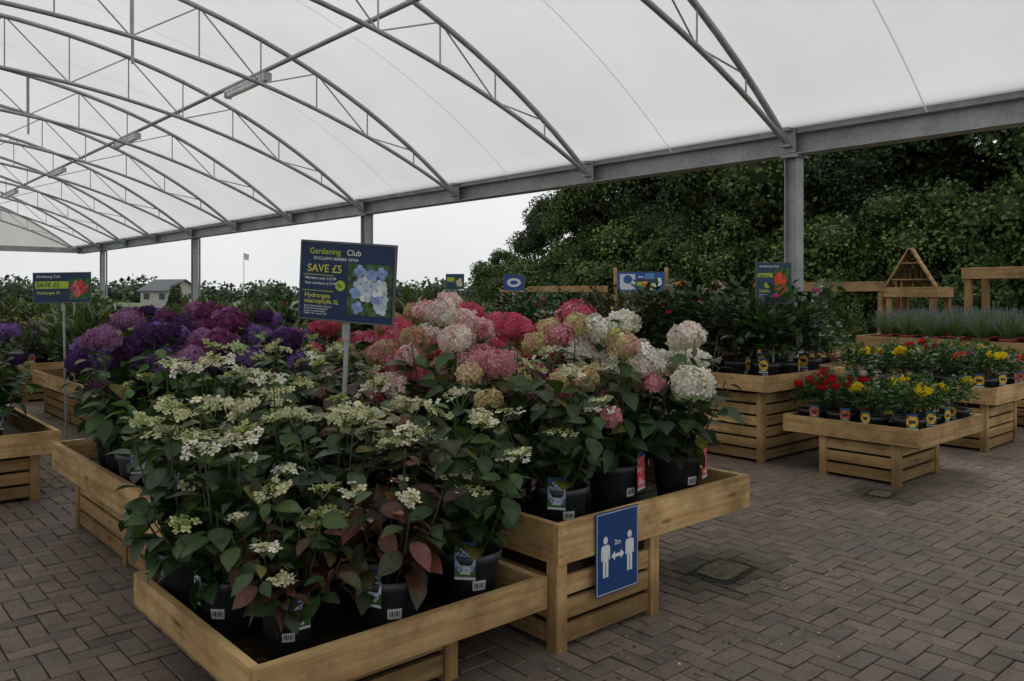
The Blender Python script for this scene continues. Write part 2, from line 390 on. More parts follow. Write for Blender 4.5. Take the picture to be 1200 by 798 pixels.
# ------------------------------------------------------------------ plant kinds
WH=[((.76,.73,.54),(.40,.44,.16)),((.66,.66,.40),(.34,.40,.14)),((.80,.78,.64),(.48,.48,.25)),((.5,.54,.24),(.27,.35,.1))]
tag_blue=[(.45,.55,.75),(.7,.7,.75),(.2,.3,.6)]; tag_pink=[(.75,.05,.09),(.8,.12,.16),(.85,.45,.45)]; tag_or=[(.8,.35,.03),(.8,.6,.05)]
dark=((.024,.054,.017),(.034,.072,.02),(.042,.062,.024),(.02,.042,.018)); redd=((.045,.045,.02),(.06,.032,.022),(.03,.055,.018),(.07,.026,.02),(.032,.06,.018))
fresh=((.033,.08,.021),(.047,.105,.027),(.024,.058,.017)); deepred=((.075,.024,.02),(.05,.022,.018),(.045,.042,.018),(.09,.032,.02),(.03,.05,.018))
K={}
K['lace']=[hydrangea(10+i,.88,.32,'lace',WH,14,9,leafc=[dark,fresh,redd,dark,redd][i%5],hr=.082,tagc=tag_blue) for i in range(6)]
K['lacered']=[hydrangea(30+i,.76,.31,'lace',WH,13,5,leafc=[redd,deepred][i],hr=.065,tagc=tag_blue,tmin=.3) for i in range(2)]
K['lacefront']=[hydrangea(38,.9,.31,'lace',WH,12,8,leafc=dark,hr=.088,tagc=tag_blue,tmin=.38)]
DP=[(.60,.10,.17),(.66,.17,.24)]; PP=[(.76,.42,.43),(.64,.25,.32),(.82,.60,.57)]; WW=[(.82,.74,.66),(.80,.76,.66)]; 
K['pink']=[hydrangea(50+i,.93,.30,'mop',[[DP[0]],[DP[1]],[DP[0],PP[1]],[PP[1]],[(.60,.30,.26),(.46,.38,.2)]],13,9,leafc=fresh if i%2 else dark,hr=.087,tagc=tag_pink,big=True) for i in range(5)]
K['pale']=[hydrangea(60+i,.95,.30,'mop',[[PP[0],PP[2]],[PP[2]],[PP[1],PP[0]],[PP[2],WW[0]]],13,8,leafc=fresh,hr=.092,tagc=tag_pink,big=True) for i in range(3)]
K['white']=[hydrangea(70+i,.97,.30,'mop',[[c] for c in WW],13,5,leafc=dark,hr=.115,tagc=tag_pink,tmin=.32,big=True) for i in range(2)]
K['creampink']=[hydrangea(80+i,.88,.30,'mop',[[(.50,.47,.20),(.52,.36,.22)],[(.64,.54,.30),(.64,.40,.32)],[(.64,.28,.32)]],13,9,leafc=dark,hr=.075,tagc=tag_pink,tmin=.34,big=True) for i in range(3)]
K['purple']=[hydrangea(90+i,1.0,.31,'mop',[[(.13,.085,.23),(.19,.12,.29)],[(.24,.13,.34),(.18,.10,.29)],[(.32,.15,.29)],[(.075,.035,.11)],[(.17,.045,.12)]],14,8,leafc=dark if i%2 else fresh,hr=.088,tagc=tag_blue) for i in range(5)]
K['green']=[hydrangea(100+i,.87,.31,'lace',[((.45,.5,.22),(.3,.4,.1))],14,4,leafc=[fresh,dark,fresh][i],hr=.06,tagc=tag_blue) for i in range(3)]
K['redbed']=[bushy(120+i,.46,.18,240,L=(.04,.07),leafc=((.03,.07,.02),(.045,.095,.028)),flow=[[(.50,.012,.02),(.38,.01,.015)]],nf=[5,7,3][i],fr=.036,fn=28,potr=.13,poth=.2) for i in range(3)]
K['yelbed']=[bushy(130+i,.48,.18,270,L=(.035,.06),leafc=((.035,.085,.024),(.048,.11,.028)),flow=[[(.78,.60,.03),(.72,.5,.02)]],nf=[2,3,1,0][i],fr=.046,fn=34,potr=.13,poth=.2,tagc=tag_or) for i in range(4)]
K['mixbed']=[bushy(140+i,.46,.19,250,L=(.04,.065),leafc=((.03,.07,.02),(.045,.10,.028)),flow=[[[(.3,.1,.3)],[(.7,.5,.55)],[(.65,.1,.05)],[(.75,.5,.03)]][i]],nf=[3,2,3,1][i],fr=.033,fn=24,potr=.13,poth=.2) for i in range(4)]
K['dahlia']=[bushy(150+i,.84+.06*(i%3),.29,440,L=(.06,.11),T=LS,leafc=[((.022,.048,.017),(.03,.06,.02)),((.036,.034,.02),(.025,.045,.017)),((.033,.07,.023),(.04,.088,.026)),((.025,.045,.02),(.045,.037,.026))][i%4],flow=[[[(.6,.03,.08)],[(.7,.3,.04)],[(.6,.12,.3)],[(.75,.7,.6)]][i%4]],nf=[1,1,1,0,0][i],fr=.034,fn=30,potr=.13,poth=.23,tagc=tag_or,shape='column') for i in range(5)]
K['shrub']=[bushy(160+i,.62+.12*(i%3),.27,420,L=(.04,.08),leafc=[((.04,.08,.025),(.055,.11,.03)),((.07,.115,.03),(.095,.14,.04)),((.03,.058,.025),(.04,.075,.03)),((.07,.095,.06),(.09,.115,.07)),((.075,.10,.026),(.12,.14,.04)),((.042,.03,.02),(.06,.05,.025))][i%6],flow=[None,[[(.75,.75,.72)]],None,[[(.35,.25,.5)]],[[(.75,.6,.1)]],None][i%6],nf=12,fr=.024,fn=14,potr=.12,poth=.2) for i in range(6)]
K['grass']=[bushy(170+i,.75,.22,300,L=(.2,.35),T=LN,leafc=((.06,.10,.035),(.11,.135,.05)),potr=.11,poth=.2,up=1.6) for i in range(2)]
K['lav']=[lavender(180+i) for i in range(3)]
NAMES=dict(lace='white_lacecap_hydrangea',lacefront='white_lacecap_hydrangea',lacered='red_leaved_lacecap_hydrangea',pink='pink_hydrangea',pale='pale_pink_hydrangea',white='white_hydrangea',creampink='cream_and_pink_hydrangea',purple='purple_hydrangea',green='green_lacecap_hydrangea',redbed='red_geranium',yelbed='yellow_marigold',mixbed='potted_bedding_plant',dahlia='potted_dahlia',shrub='potted_shrub',grass='potted_ornamental_grass',lav='potted_lavender')
rngP=np.random.default_rng(77); cnt={}
def place(kind,x,y,z,rz=None,sc=None,var=None):
    c=cnt.get(kind,0); cnt[kind]=c+1
    me=K[kind][(c if var is None else var)%len(K[kind])]
    if rz is None: rz=-rad(25)+rngP.uniform(-.9,.9)
    return obj(NAMES[kind],me,None,(x,y,z),rz,sc or rngP.uniform(.9,1.08))

# ------------------------------------------------------------------ tables
def table(x0,x1,y0,y1,zt,rim=.17,base=None,name='wooden_display_table',tint=(1,1,1)):
    mb=MB(); t=.035
    box(mb,x0,x1,y0,y0+t,zt-rim,zt,0,tint,True); box(mb,x0,x1,y1-t,y1,zt-rim,zt,0,tint,True)
    box(mb,x0,x0+t,y0+t,y1-t,zt-rim,zt-.002,0,tint,True); box(mb,x1-t,x1,y0+t,y1-t,zt-rim,zt-.002,0,tint,True)
    zd=zt-.14; y=y0+t+.004
    while y<y1-t-.02:
        w=min(.1,y1-t-y-.004); box(mb,x0+t+.001,x1-t-.001,y,y+w,zd-.022,zd,0,(.10,.10,.10),True,.2); y+=.115
    if base is None: base=(x0+.12,x1-.12,y0+.12,y1-.12)
    bx0,bx1,by0,by1=base; p=.065; zb=zt-rim-.003
    nx=max(1,round((by1-by0)/1.3))
    ys=np.linspace(by0,by1-p,nx+1)
    for yy in ys:
        box(mb,bx0,bx0+p,yy,yy+p,0,zb,0,tint,True); box(mb,bx1-p,bx1,yy,yy+p,0,zb,0,tint,True)
    h=.085; g=.022; z=.03
    while z+h<zb+.03:
        z1=min(z+h,zb-.002)
        for i in range(len(ys)-1):
            box(mb,bx0+.012,bx0+.034,ys[i]+p+.002,ys[i+1]-.002,z,z1,0,tint,True); box(mb,bx1-.034,bx1-.012,ys[i]+p+.002,ys[i+1]-.002,z,z1,0,tint,True)
        box(mb,bx0+p+.002,bx1-p-.002,by0+.012,by0+.034,z,z1,0,tint,True); box(mb,bx0+p+.002,bx1-p-.002,by1-.034,by1-.012,z,z1,0,tint,True)
        z+=h+g
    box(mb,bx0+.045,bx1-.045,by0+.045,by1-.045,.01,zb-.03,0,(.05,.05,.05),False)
    for sx in (x0+.018,x1-.018):
        for sz in (zt-.04,zt-rim+.04):
            box(mb,sx-.004,sx+.004,y0-.0012,y0-.0002,sz-.004,sz+.004,0,(.25,.28,.4))
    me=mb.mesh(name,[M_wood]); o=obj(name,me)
    b=o.modifiers.new('bevel','BEVEL'); b.width=.004; b.segments=2; b.limit_method='ANGLE'
    return zd
def fill(x0,x1,y0,y1,z,sx,sy,sel,jit=.03):
    xs=np.arange(x0+sx/2,x1-sx/2+.01,sx); ys=np.arange(y0+sy/2,y1-sy/2+.01,sy)
    xs=xs+( (x1-x0)-(len(xs))*sx)/2; 
    for x in xs:
        for y in ys:
            k=sel(x,y)
            if k: place(k,x+rngP.normal(0,jit),y+rngP.normal(0,jit),z)
# A low front table
zA=table(1.13,2.47,2.56,3.82,.36,.14,(1.3,2.07,2.68,3.6))
for (x,y,k,v,s,r) in [(1.42,2.90,'lacered',0,.78,-.3),(1.82,2.80,'lacered',1,.94,-.7),(2.25,2.82,'lacefront',0,.98,-.35),
            (1.33,3.24,'lace',0,.93,-1.1),(1.78,3.22,'lace',3,1.0,.4),(2.2,3.24,'lace',4,1.02,1.2),
            (1.31,3.6,'lace',3,1.04,2.2),(1.76,3.6,'lace',5,1.06,3.0),(2.22,3.62,'lace',2,1.07,-2.0)]:
    place(k,x,y,zA,r,s,v)
# C
zC=table(1.33,2.49,3.86,6.3,.58,.18)
fill(1.36,2.47,3.9,6.28,zC,.37,.40,lambda x,y:'lace' if y<4.2 else ('green' if y<4.75 else 'purple'))
# B
zB=table(2.52,4.04,2.54,6.3,.58,.18,(2.53,3.25,2.56,6.1))
rows=[('lacefront','creampink','white'),('creampink','creampink','white'),('pale','pink','pink'),('pink','pale','pink'),('green','pink','pink'),('green','pink','pale'),('green','green','pink'),('purple','pink','pink')]
for j,r in enumerate(rows):
    for i,k in enumerate(r):
        x=[2.80,3.26,3.74][i]+rngP.normal(0,.02); y=2.78+.45*j+rngP.normal(0,.025)
        place(k,x,y,zB,None if j else [-.5,-.15,-.1][i],(.92 if k=='lacefront' else (1.04 if j<2 else None)))
# E left
zE=table(-.2,1.55,7.05,10.5,.54,.17)
fill(-.1,1.5,7.1,10.4,zE,.42,.45,lambda x,y:['purple','green','purple','shrub'][rngP.integers(0,4)] if (y<8.2 and x>.2) else ['green','shrub','purple'][rngP.integers(0,3)])
zT=table(2.4,4.0,7.1,12.5,.58,.17)
fill(2.45,3.95,7.15,12.4,zT,.45,.5,lambda x,y:['purple','shrub','green','grass','shrub'][rngP.integers(0,5)])
zT=table(-.2,1.55,11.5,17,.58,.17); fill(-.1,1.5,11.6,16.9,zT,.5,.55,lambda x,y:['shrub','grass','shrub','dahlia'][rngP.integers(0,4)])
zT=table(2.4,4.0,13.6,20,.58,.17); fill(2.45,3.95,13.7,19.9,zT,.5,.55,lambda x,y:['shrub','grass','shrub'][rngP.integers(0,3)])
# F
zF=table(6.8,8.14,2.7,3.93,.50,.15,(6.84,7.67,2.9,3.6))
fill(6.84,8.1,2.74,3.9,zF,.31,.29,lambda x,y:'redbed' if y>3.25 and x<7.7 else ('yelbed' if y<3.4 else 'mixbed'),.015)
# G
zG=table(8.95,10.4,2.85,4.6,.66,.17,(9.0,9.9,2.95,4.4))
fill(9.0,10.35,2.9,4.55,zG,.33,.33,lambda x,y:['redbed','yelbed','mixbed','yelbed','mixbed'][rngP.integers(0,5)],.015)
# H
zH=table(6.7,8.2,4.03,8.6,.84,.15)
fill(6.74,8.16,4.07,8.55,zH,.36,.37,lambda x,y:'dahlia' if y<6.0 else ['dahlia','shrub','shrub'][rngP.integers(0,3)],.02)
zT=table(6.7,8.2,9.6,14.5,.75,.15); fill(6.74,8.16,9.7,14.4,zT,.45,.45,lambda x,y:['shrub','shrub','grass','dahlia'][rngP.integers(0,4)])
zT=table(6.7,8.2,15.6,20.5,.6,.15); fill(6.74,8.16,15.7,20.4,zT,.5,.5,lambda x,y:['shrub','grass'][rngP.integers(0,2)])
zK=table(10.9,12.4,2.6,5.2,1.02,.14,None,'wooden_display_table',(.8,.8,.8)); fill(10.95,12.35,2.65,5.1,zK,.28,.3,lambda x,y:'lav',.015)
zT=table(10.2,11.8,5.6,10,.62,.15); fill(10.25,11.75,5.65,9.9,zT,.4,.42,lambda x,y:['shrub','dahlia','shrub','grass'][rngP.integers(0,4)])
zT=table(10.2,11.8,10.8,16,.62,.15); fill(10.25,11.75,10.9,15.9,zT,.45,.5,lambda x,y:['shrub','shrub','grass'][rngP.integers(0,3)])
for (a,b) in ((7,12),(13,19),(20,27)):
    zT=table(13.6,15.2,a,b,.62,.15); fill(13.7,15.1,a+.1,b-.1,zT,.55,.6,lambda x,y:['shrub','shrub','grass','lav'][rngP.integers(0,4)])

# ------------------------------------------------------------------ wooden staging and ornaments in the yard
def staging(x0,x1,y0,y1,z):
    mb=MB(); tn=(.72,.70,.68)
    n=max(1,int((y1-y0)/1.8))
    for yy in np.linspace(y0,y1-.09,n+1):
        box(mb,x0,x0+.09,yy,yy+.09,0,z-.1,0,tn,True); box(mb,x1-.09,x1,yy,yy+.09,0,z-.1,0,tn,True)
    box(mb,x0-.03,x0-.003,y0-.03,y1+.03,z-.17,z,0,tn,True); box(mb,x1+.003,x1+.03,y0-.03,y1+.03,z-.17,z,0,tn,True)
    box(mb,x0,x1,y0-.03,y0-.003,z-.17,z,0,tn,True)
    x=x0+.005
    while x<x1-.05: box(mb,x,min(x+.12,x1-.005),y0,y1,z-.1,z-.075,0,tn,True); x+=.135
    box(mb,x0,x1,y0+.1,y1-.1,.55,.58,0,tn,True)
    o=obj('wooden_staging_shelf',mb.mesh('staging',[M_wood])); b=o.modifiers.new('bevel','BEVEL'); b.width=.004
staging(14.2,15,6.3,8.8,1.80); staging(16.5,17.3,15.5,19.2,1.8); staging(13.1,13.9,2.8,4.6,1.98)
def aframe(loc,w,h,d,rz):
    mb=MB()
    for s in (-1,1):
        n=7
        for i in range(n):
            a=i/n; b=(i+.92)/n
            p=lambda t,yy,o:(s*(w/2*(1-t)+o*.8),yy,h*t+o)
            v=[p(a,-d/2,0),p(b,-d/2,0),p(b,d/2,0),p(a,d/2,0),p(a,-d/2,.02),p(b,-d/2,.02),p(b,d/2,.02),p(a,d/2,.02)]
            mb.add(v,BF,0,np.ones(3)*rngG.uniform(.65,.9),np.array(v)[:,[1,0,2]]+rngG.uniform(0,50,3))
    for zz in (.12,.4):
        if zz<h-.05: box(mb,-w/2*(1-zz/h)+.02,w/2*(1-zz/h)-.02,-d/2+.03,d/2-.03,zz,zz+.02,0,(.7,.7,.7),True)
    for xx in np.linspace(-w/2+.06,w/2-.06,8):
        hh=h*(1-abs(xx)/(w/2))-.06
        box(mb,xx-.028,xx+.028,d/2-.05,d/2-.03,0,max(hh,.03),0,(.6,.6,.6),True)
    obj('wooden_a_frame_shelter',mb.mesh('aframe',[M_wood]),None,loc,rz)
aframe((14.4,5.9,1.70),.75,.66,.5,-rad(75)); 
staging(14.1,14.8,5.4,6.2,1.70)
aframe((14.6,8.4,1.725),.8,.36,.45,-rad(40)); aframe((14.5,9.9,1.5),.7,.36,.45,-rad(60)); staging(14.15,14.85,9.5,10.3,1.5)
# ------------------------------------------------------------------ signs
def circle(mb,cx,cy,rx,ry,z,col,n=20,mat=0):
    th=np.arange(n)*2*np.pi/n
    mb.add(np.stack([cx+rx*np.cos(th),cy+ry*np.sin(th),np.full(n,z)],1),[list(range(n))],mat,col)
def rect(mb,x0,x1,y0,y1,z,col,mat=0): mb.add([(x0,y0,z),(x1,y0,z),(x1,y1,z),(x0,y1,z)],[[0,1,2,3]],mat,col)
def poly(mb,pts,z,col,mat=0): mb.add([(x,y,z) for x,y in pts],[list(range(len(pts)))],mat,col)
text_mats={}
def text(parent,s,x,y,size,col,z=.004,shear=0,sx=1,align='LEFT'):
    c=bpy.data.curves.new('lettering','FONT'); c.body=s; c.size=size; c.shear=shear; c.align_x=align; c.offset=size*.012
    o=bpy.data.objects.new('lettering',c); col0.objects.link(o); o.parent=parent; o.location=(x,y,z); o.scale=(sx,1,1)
    if col not in text_mats:
        m,nt,out=newmat('sign_ink'); p=N(nt,'ShaderNodeBsdfPrincipled'); p.inputs['Base Color'].default_value=(*col,1); setin(p,Roughness=.5); nt.links.new(p.outputs[0],out.inputs[0]); text_mats[col]=m
    c.materials.append(text_mats[col])
NAVY=(.014,.035,.10); LIME=(.42,.55,.03); WHT=(.72,.74,.75)
def sign_root(name,loc,yaw,roll=0,tiltx=0):
    e=empty(name,loc)
    R=Matrix.Rotation(yaw,4,'Z')@Matrix.Rotation(math.pi/2-tiltx,4,'X')@Matrix.Rotation(roll,4,'Z')
    e.rotation_euler=R.to_euler(); return e
def panel(mb,w,h,t=.012,col=NAVY,frame=(.12,.125,.13)):
    box(mb,-w/2,w/2,-h/2,h/2,-t,0,0,col)
    f=.008
    box(mb,-w/2-f,w/2+f,h/2+.0005,h/2+f,-t-.002,.004,0,frame); box(mb,-w/2-f,w/2+f,-h/2-f,-h/2-.0005,-t-.002,.004,0,frame)
    box(mb,-w/2-f,-w/2-.0005,-h/2,h/2,-t-.002,.004,0,frame); box(mb,w/2+.0005,w/2+f,-h/2,h/2,-t-.002,.004,0,frame)
def flowers_pic(mb,rng,x0,x1,y0,y1,n,cols,s,bg=(.05,.1,.04),z0=.0015):
    nx=12
    for i in range(nx):
        for j in range(nx):
            a=x0+(x1-x0)*i/nx; b=y0+(y1-y0)*j/nx
            rect(mb,a,a+(x1-x0)/nx,b,b+(y1-y0)/nx,z0,np.array(bg)*rng.uniform(.4,1.8))
    s=min(s,(x1-x0)*.47,(y1-y0)*.47)
    for i in range(n):
        cx=rng.uniform(x0+s,x1-s); cy=rng.uniform(y0+s,y1-s); c=np.array(cols[rng.integers(0,len(cols))])
        z=z0+.0005+.0002*i; a0=rng.uniform(0,1.5)
        for k in range(4):
            a=a0+k*np.pi/2; circle(mb,cx+.5*s*np.cos(a),cy+.5*s*np.sin(a),.47*s,.47*s,z+.00003*k,c*rng.uniform(.7,1.1),10)
        circle(mb,cx,cy,.16*s,.16*s,z+.00015,(.12,.2,.5),8)
def pole(parent,length,x=0,y0=0,r=.012,z=-.03):
    mb=MB(); tube(mb,[(x,y0-length,z),(x,y0,z)],r,10,0,(1,1,1)); tube(mb,[(x,y0-length,z),(x,y0-length+.004,z)],.03,10,0,(1,1,1))
    box(mb,x-.02,x+.02,y0-.1,y0-.02,z+.005,z+.017); obj('pole',mb.mesh('pole',[M_steel]),parent)
rs=np.random.default_rng(3)
S1=sign_root('hydrangea_price_sign',(2.14,3.71,1.655),-A-rad(14),-rad(4.2),-rad(3))
w,h=.52,.40; mb=MB(); panel(mb,w,h)
circle(mb,-.035,-.02,.028,.028,.0014,LIME,24)
flowers_pic(mb,rs,.005,w/2-.008,-.165,.10,30,[(.75,.78,.82),(.6,.68,.8),(.30,.42,.75),(.78,.8,.76)],.036)
rect(mb,-w/2+.012,-.075,.028,.0315,.0014,LIME); rect(mb,-w/2+.012,-.075,-.055,-.0515,.0014,LIME)
obj('panel',mb.mesh('panel',[M_print]),S1)
text(S1,'Gardening',-.215,.14,.042,LIME); text(S1,'Club',-.005,.14,.042,WHT); text(S1,'EXCLUSIVE MEMBER OFFER',-.19,.11,.021,WHT)
text(S1,'SAVE £5',-.225,.046,.056,(.62,.6,.08)); text(S1,'Members only £12.99',-.235,.006,.020,WHT); text(S1,'Non members £17.99',-.235,-.02,.020,WHT)
text(S1,'Hydrangea',-.235,-.088,.034,(.62,.6,.08)); text(S1,'macrophylla 5L',-.235,-.118,.032,(.62,.6,.08))
for i in range(4): text(S1,['Showy flower heads in summer','for borders and containers.','Full sun or partial shade.','Height 1.5m  spread 1.5m'][i],-.235,-.138-.013*i,.0125,WHT)
text(S1,'5L',-.05,-.028,.026,NAVY,.006)
pole(S1,1.15,.0,-h/2,.013,-.03)
S2=sign_root('dahlia_price_sign',(7.35,4.35,1.70),-A-rad(8),0)
w,h=.33,.40; mb=MB(); panel(mb,w,h,col=(.02,.06,.12))
flowers_pic(mb,rs,-.0,w/2-.01,-.15,.15,4,[(.75,.07,.01),(.8,.12,.02)],.06,(.03,.10,.02))
rect(mb,-w/2+.01,-.01,.06,.1,.0014,LIME); circle(mb,-.06,-.02,.03,.03,.0014,LIME)
obj('panel',mb.mesh('panel',[M_print]),S2); text(S2,'Gardening Club',-.14,.16,.03,WHT); text(S2,'Dahlia',-.14,-.09,.04,(.62,.6,.08)); text(S2,'SAVE £3',-.14,.065,.03,NAVY)
for i in range(3): text(S2,'Perfect for summer',-.14,-.12-.016*i,.015,WHT)
pole(S2,.92,.0,-h/2,.012,-.03)
S3=sign_root('hydrangea_price_sign',(2.2,9.95,1.66),-rad(38),rad(1))
w,h=.60,.32; mb=MB(); panel(mb,w,h)
flowers_pic(mb,rs,.08,w/2-.012,-.13,.1,12,[(.6,.05,.05),(.7,.15,.12),(.5,.05,.1)],.045,(.03,.12,.03)); rect(mb,-w/2+.015,.07,-.01,.07,.0014,LIME)
obj('panel',mb.mesh('panel',[M_print]),S3); text(S3,'Gardening Club',-.27,.11,.04,WHT); text(S3,'SAVE £5',-.27,.008,.07,NAVY); text(S3,'Hydrangea 5L',-.27,-.07,.045,(.62,.6,.08)); pole(S3,1.5,0,-h/2,.012,-.03)
def small_sign(loc,w,h,yaw,zdeck,white=False):
    s=sign_root('plant_information_sign',loc,yaw); mb=MB(); panel(mb,w,h,col=(.02,.08,.3) if white else (.02,.06,.12))
    if white: circle(mb,0,0,w*.36,h*.3,.0014,WHT); circle(mb,0,0,w*.2,h*.14,.002,(.02,.08,.3))
    else: flowers_pic(mb,rs,0,w/2-.01,-h*.4,h*.25,8,[(.3,.5,.1),(.7,.7,.5)],w*.12); rect(mb,-w/2+.01,-.01,0,h*.3,.0014,LIME)
    obj('panel',mb.mesh('panel',[M_print]),s); pole(s,loc[2]-h/2-zdeck,0,-h/2,.012,-.03)
small_sign((7.2,8.1,1.74),.26,.20,-A,.70,True); small_sign((6.9,9.0,1.76),.24,.2,-A,.0); small_sign((10.6,8.6,1.72),.35,.22,-A,.48); small_sign((2.6,11.2,1.68),.4,.22,-A,.44)
S4=sign_root('blue_information_banner',(13.0,10.7,1.83),-A-rad(5)); w,h=.95,.40; mb=MB(); panel(mb,w,h,col=(.02,.09,.32))
rect(mb,-.43,-.12,-.16,.16,.0014,(.55,.6,.65)); rect(mb,.08,.27,-.16,.17,.0014,(.1,.25,.5)); circle(mb,-.27,.05,.09,.09,.002,(.03,.1,.3)); circle(mb,.37,0,.05,.09,.0014,WHT)
for q in range(4): rect(mb,-.06,.05,-.12+.07*q,-.1+.07*q,.0014,WHT)
obj('panel',mb.mesh('panel',[M_print]),S4)
for xx in(-.52,.52):
    mb=MB(); box(mb,xx-.035,xx+.035,-1.83,.3,-.1,-.02,0,(.9,.9,.9),True); obj('post',mb.mesh('post',[M_wood]),S4)
S5=sign_root('social_distancing_sign',(2.90,2.528,.395),0); w,h=.30,.385; mb=MB()
BL=(.012,.055,.19); box(mb,-w/2,w/2,-h/2,h/2,-.004,0,0,BL)
a,b=(-w/2+.006,w/2-.006)
rect(mb,a,b,h/2-.009,h/2-.006,.001,WHT); rect(mb,a,b,-h/2+.006,-h/2+.009,.001,WHT); rect(mb,a,a+.003,-h/2+.0091,h/2-.0091,.001,WHT); rect(mb,b-.003,b,-h/2+.0091,h/2-.0091,.001,WHT)
for cx in (-.085,.085):
    circle(mb,cx,.062,.0155,.0175,.0015,WHT)
    poly(mb,[(cx-.02,.04),(cx+.02,.04),(cx+.03,.03),(cx+.031,-.03),(cx+.021,-.03),(cx+.019,.008),(cx+.018,-.11),(cx+.003,-.11),(cx+.002,-.035),(cx-.002,-.035),(cx-.003,-.11),(cx-.018,-.11),(cx-.019,.008),(cx-.021,-.03),(cx-.031,-.03),(cx-.03,.03)],.0015,WHT)
poly(mb,[(-.045,-.02),(-.02,.003),(-.02,-.012),(.02,-.012),(.02,.003),(.045,-.02),(.02,-.043),(.02,-.028),(-.02,-.028),(-.02,-.043)],.0015,WHT)
obj('panel',mb.mesh('panel',[M_print]),S5); text(S5,'2m',-.024,.03,.036,WHT,.002)

# ------------------------------------------------------------------ canopy
CAN=empty('garden_centre_canopy')
XC=1.5; ZU=5.85; RU=11.2; RL=15.3; ZL=5.05; XE=8.62; Y0=-7.7; Y1=36.4
zu=lambda x: ZU-RU+np.sqrt(RU*RU-(x-XC)**2)
zl=lambda x: ZL-RL+np.sqrt(RL*RL-(x-XC)**2)
xe2=2*XC-XE
Ys=np.arange(-7.7,36.5,3.15); 
mb=MB()
xs=np.linspace(xe2,XE,41)
for y in Ys:
    tube(mb,np.stack([xs,np.full(41,y),zu(xs)-.0],1),.038,8)
    tube(mb,np.stack([xs,np.full(41,y),np.maximum(zl(xs),0)],1),.032,8)
    xw=np.linspace(xe2+.9,XE-.9,15)
    for i,x in enumerate(xw):
        tube(mb,[(x,y,zu(x)),(x,y,zl(x))],.011,6)
        if i<14: 
            x2=xw[i+1]
            tube(mb,[(x,y,zl(x)),(x2,y,zu(x2))] if i%2 else [(x,y,zu(x)),(x2,y,zl(x2))],.011,6)
obj('arched_trusses',mb.mesh('trusses',[M_steel],True),CAN)
mb=MB()
for x in (5.45,2*XC-5.45): tube(mb,[(x,Y0,zu(x)-.09),(x,Y1,zu(x)-.09)],.035,8)
obj('purlins',mb.mesh('purlins',[M_steel],True),CAN)
for sgn,X in ((1,8.72),(-1,2*XC-8.72)):
    mb=MB()
    o=lambda a,b:(min(X+sgn*a,X+sgn*b),max(X+sgn*a,X+sgn*b))
    for (a,b,z0,z1) in ((-.11,.11,3.2,3.214),(-.11,.11,3.436,3.45),(-.005,.005,3.2145,3.4355),
                        (-.10,.20,3.452,3.462),(-.10,-.09,3.4625,3.64),(.19,.2,3.4625,3.64),(-.135,-.1005,3.625,3.64)):
        x0,x1=o(a,b); box(mb,x0,x1,Y0-.1,Y1+.1,z0,z1)
    for y in Ys:
        x0,x1=o(-.108,-.006); box(mb,x0,x1,y-.006,y+.006,3.2145,3.4355)
        x0,x1=o(-.22,-.112); box(mb,x0,x1,y-.06,y+.06,3.28,3.30)
        x0,x1=o(-.22,-.1005); box(mb,x0,x1,y-.05,y+.05,3.463,3.50)
        x0,x1=o(-.124,-.112); box(mb,x0,x1,y-.09,y+.09,3.22,3.58)
    obj('eave_beam',mb.mesh('eave_beam',[M_steel]),CAN)
    mb=MB()
    for y in np.arange(4.9-9.45,37,9.45):
        yy=min(y,Y1)
        x0,x1=o(-.075,.075)
        box(mb,x0,x1,yy-.08,yy-.07,0,3.169); box(mb,x0,x1,yy+.07,yy+.08,0,3.169); box(mb,X-.005,X+.005,yy-.0695,yy+.0695,0,3.169)
        box(mb,X-.13,X+.13,yy-.13,yy+.13,0,.02,0,(1,1,1))
        box(mb,X-.11,X+.11,yy-.11,yy+.11,3.17,3.1985)
        tube(mb,[(X+sgn*.15,yy+.02,0),(X+sgn*.15,yy+.02,3.45)],.03,10)
    obj('posts',mb.mesh('posts',[M_steel]),CAN)
mb=MB(); ny=len(Ys)*6-5; ys=np.linspace(Y0-.2,Y1,ny*1); xa=np.linspace(2*XC-8.80,8.80,49)
XX,YY=np.meshgrid(xa,ys)
ph=((YY-Ys[0])/3.15)%1
ZZ=ZU-RU+np.sqrt(RU*RU-(np.clip(XX,-5.75,8.75)-XC)**2)+.055-.035*np.sin(np.pi*ph)**2
ZZ=np.maximum(ZZ,3.5)
v=np.stack([XX,YY,ZZ],-1).reshape(-1,3); nxx=49; f=[]
for j in range(len(ys)-1):
    for i in range(nxx-1):
        a=j*nxx+i; f.append([a,a+1,a+nxx+1,a+nxx])
mb.add(v,f); obj('roof_membrane',mb.mesh('membrane',[M_memb],True),CAN)
mb=MB()
for y in list(Ys[:-1]+1.575):
    zz=ZU-RU+np.sqrt(RU*RU-(xa[1:-1]-XC)**2)+.055-.035-.006
    for q in range(len(zz)-1):
        mb.add([(xa[q+1],y-.009,zz[q]),(xa[q+2],y-.009,zz[q+1]),(xa[q+2],y+.009,zz[q+1]),(xa[q+1],y+.009,zz[q])],[[0,1,2,3]],0,(1,1,1))
obj('membrane_seams',mb.mesh('seams',[M_memb]),CAN)
mb=MB(); xg=np.linspace(2*XC-8.7,8.7,40)
for q in range(39):
    mb.add([(xg[q],Y1+.02,3.45),(xg[q+1],Y1+.02,3.45),(xg[q+1],Y1+.02,max(3.46,zu(xg[q+1])+.05)),(xg[q],Y1+.02,max(3.46,zu(xg[q])+.05))],[[0,1,2,3]])
obj('gable_membrane',mb.mesh('gable',[M_memb]),CAN)
mb=MB(); box(mb,-5.6,8.6,Y1-.08,Y1+.0,3.22,3.44)
for x in (-2,1.5,5.1): box(mb,x-.08,x+.08,Y1-.2,Y1-.085,0,3.45)
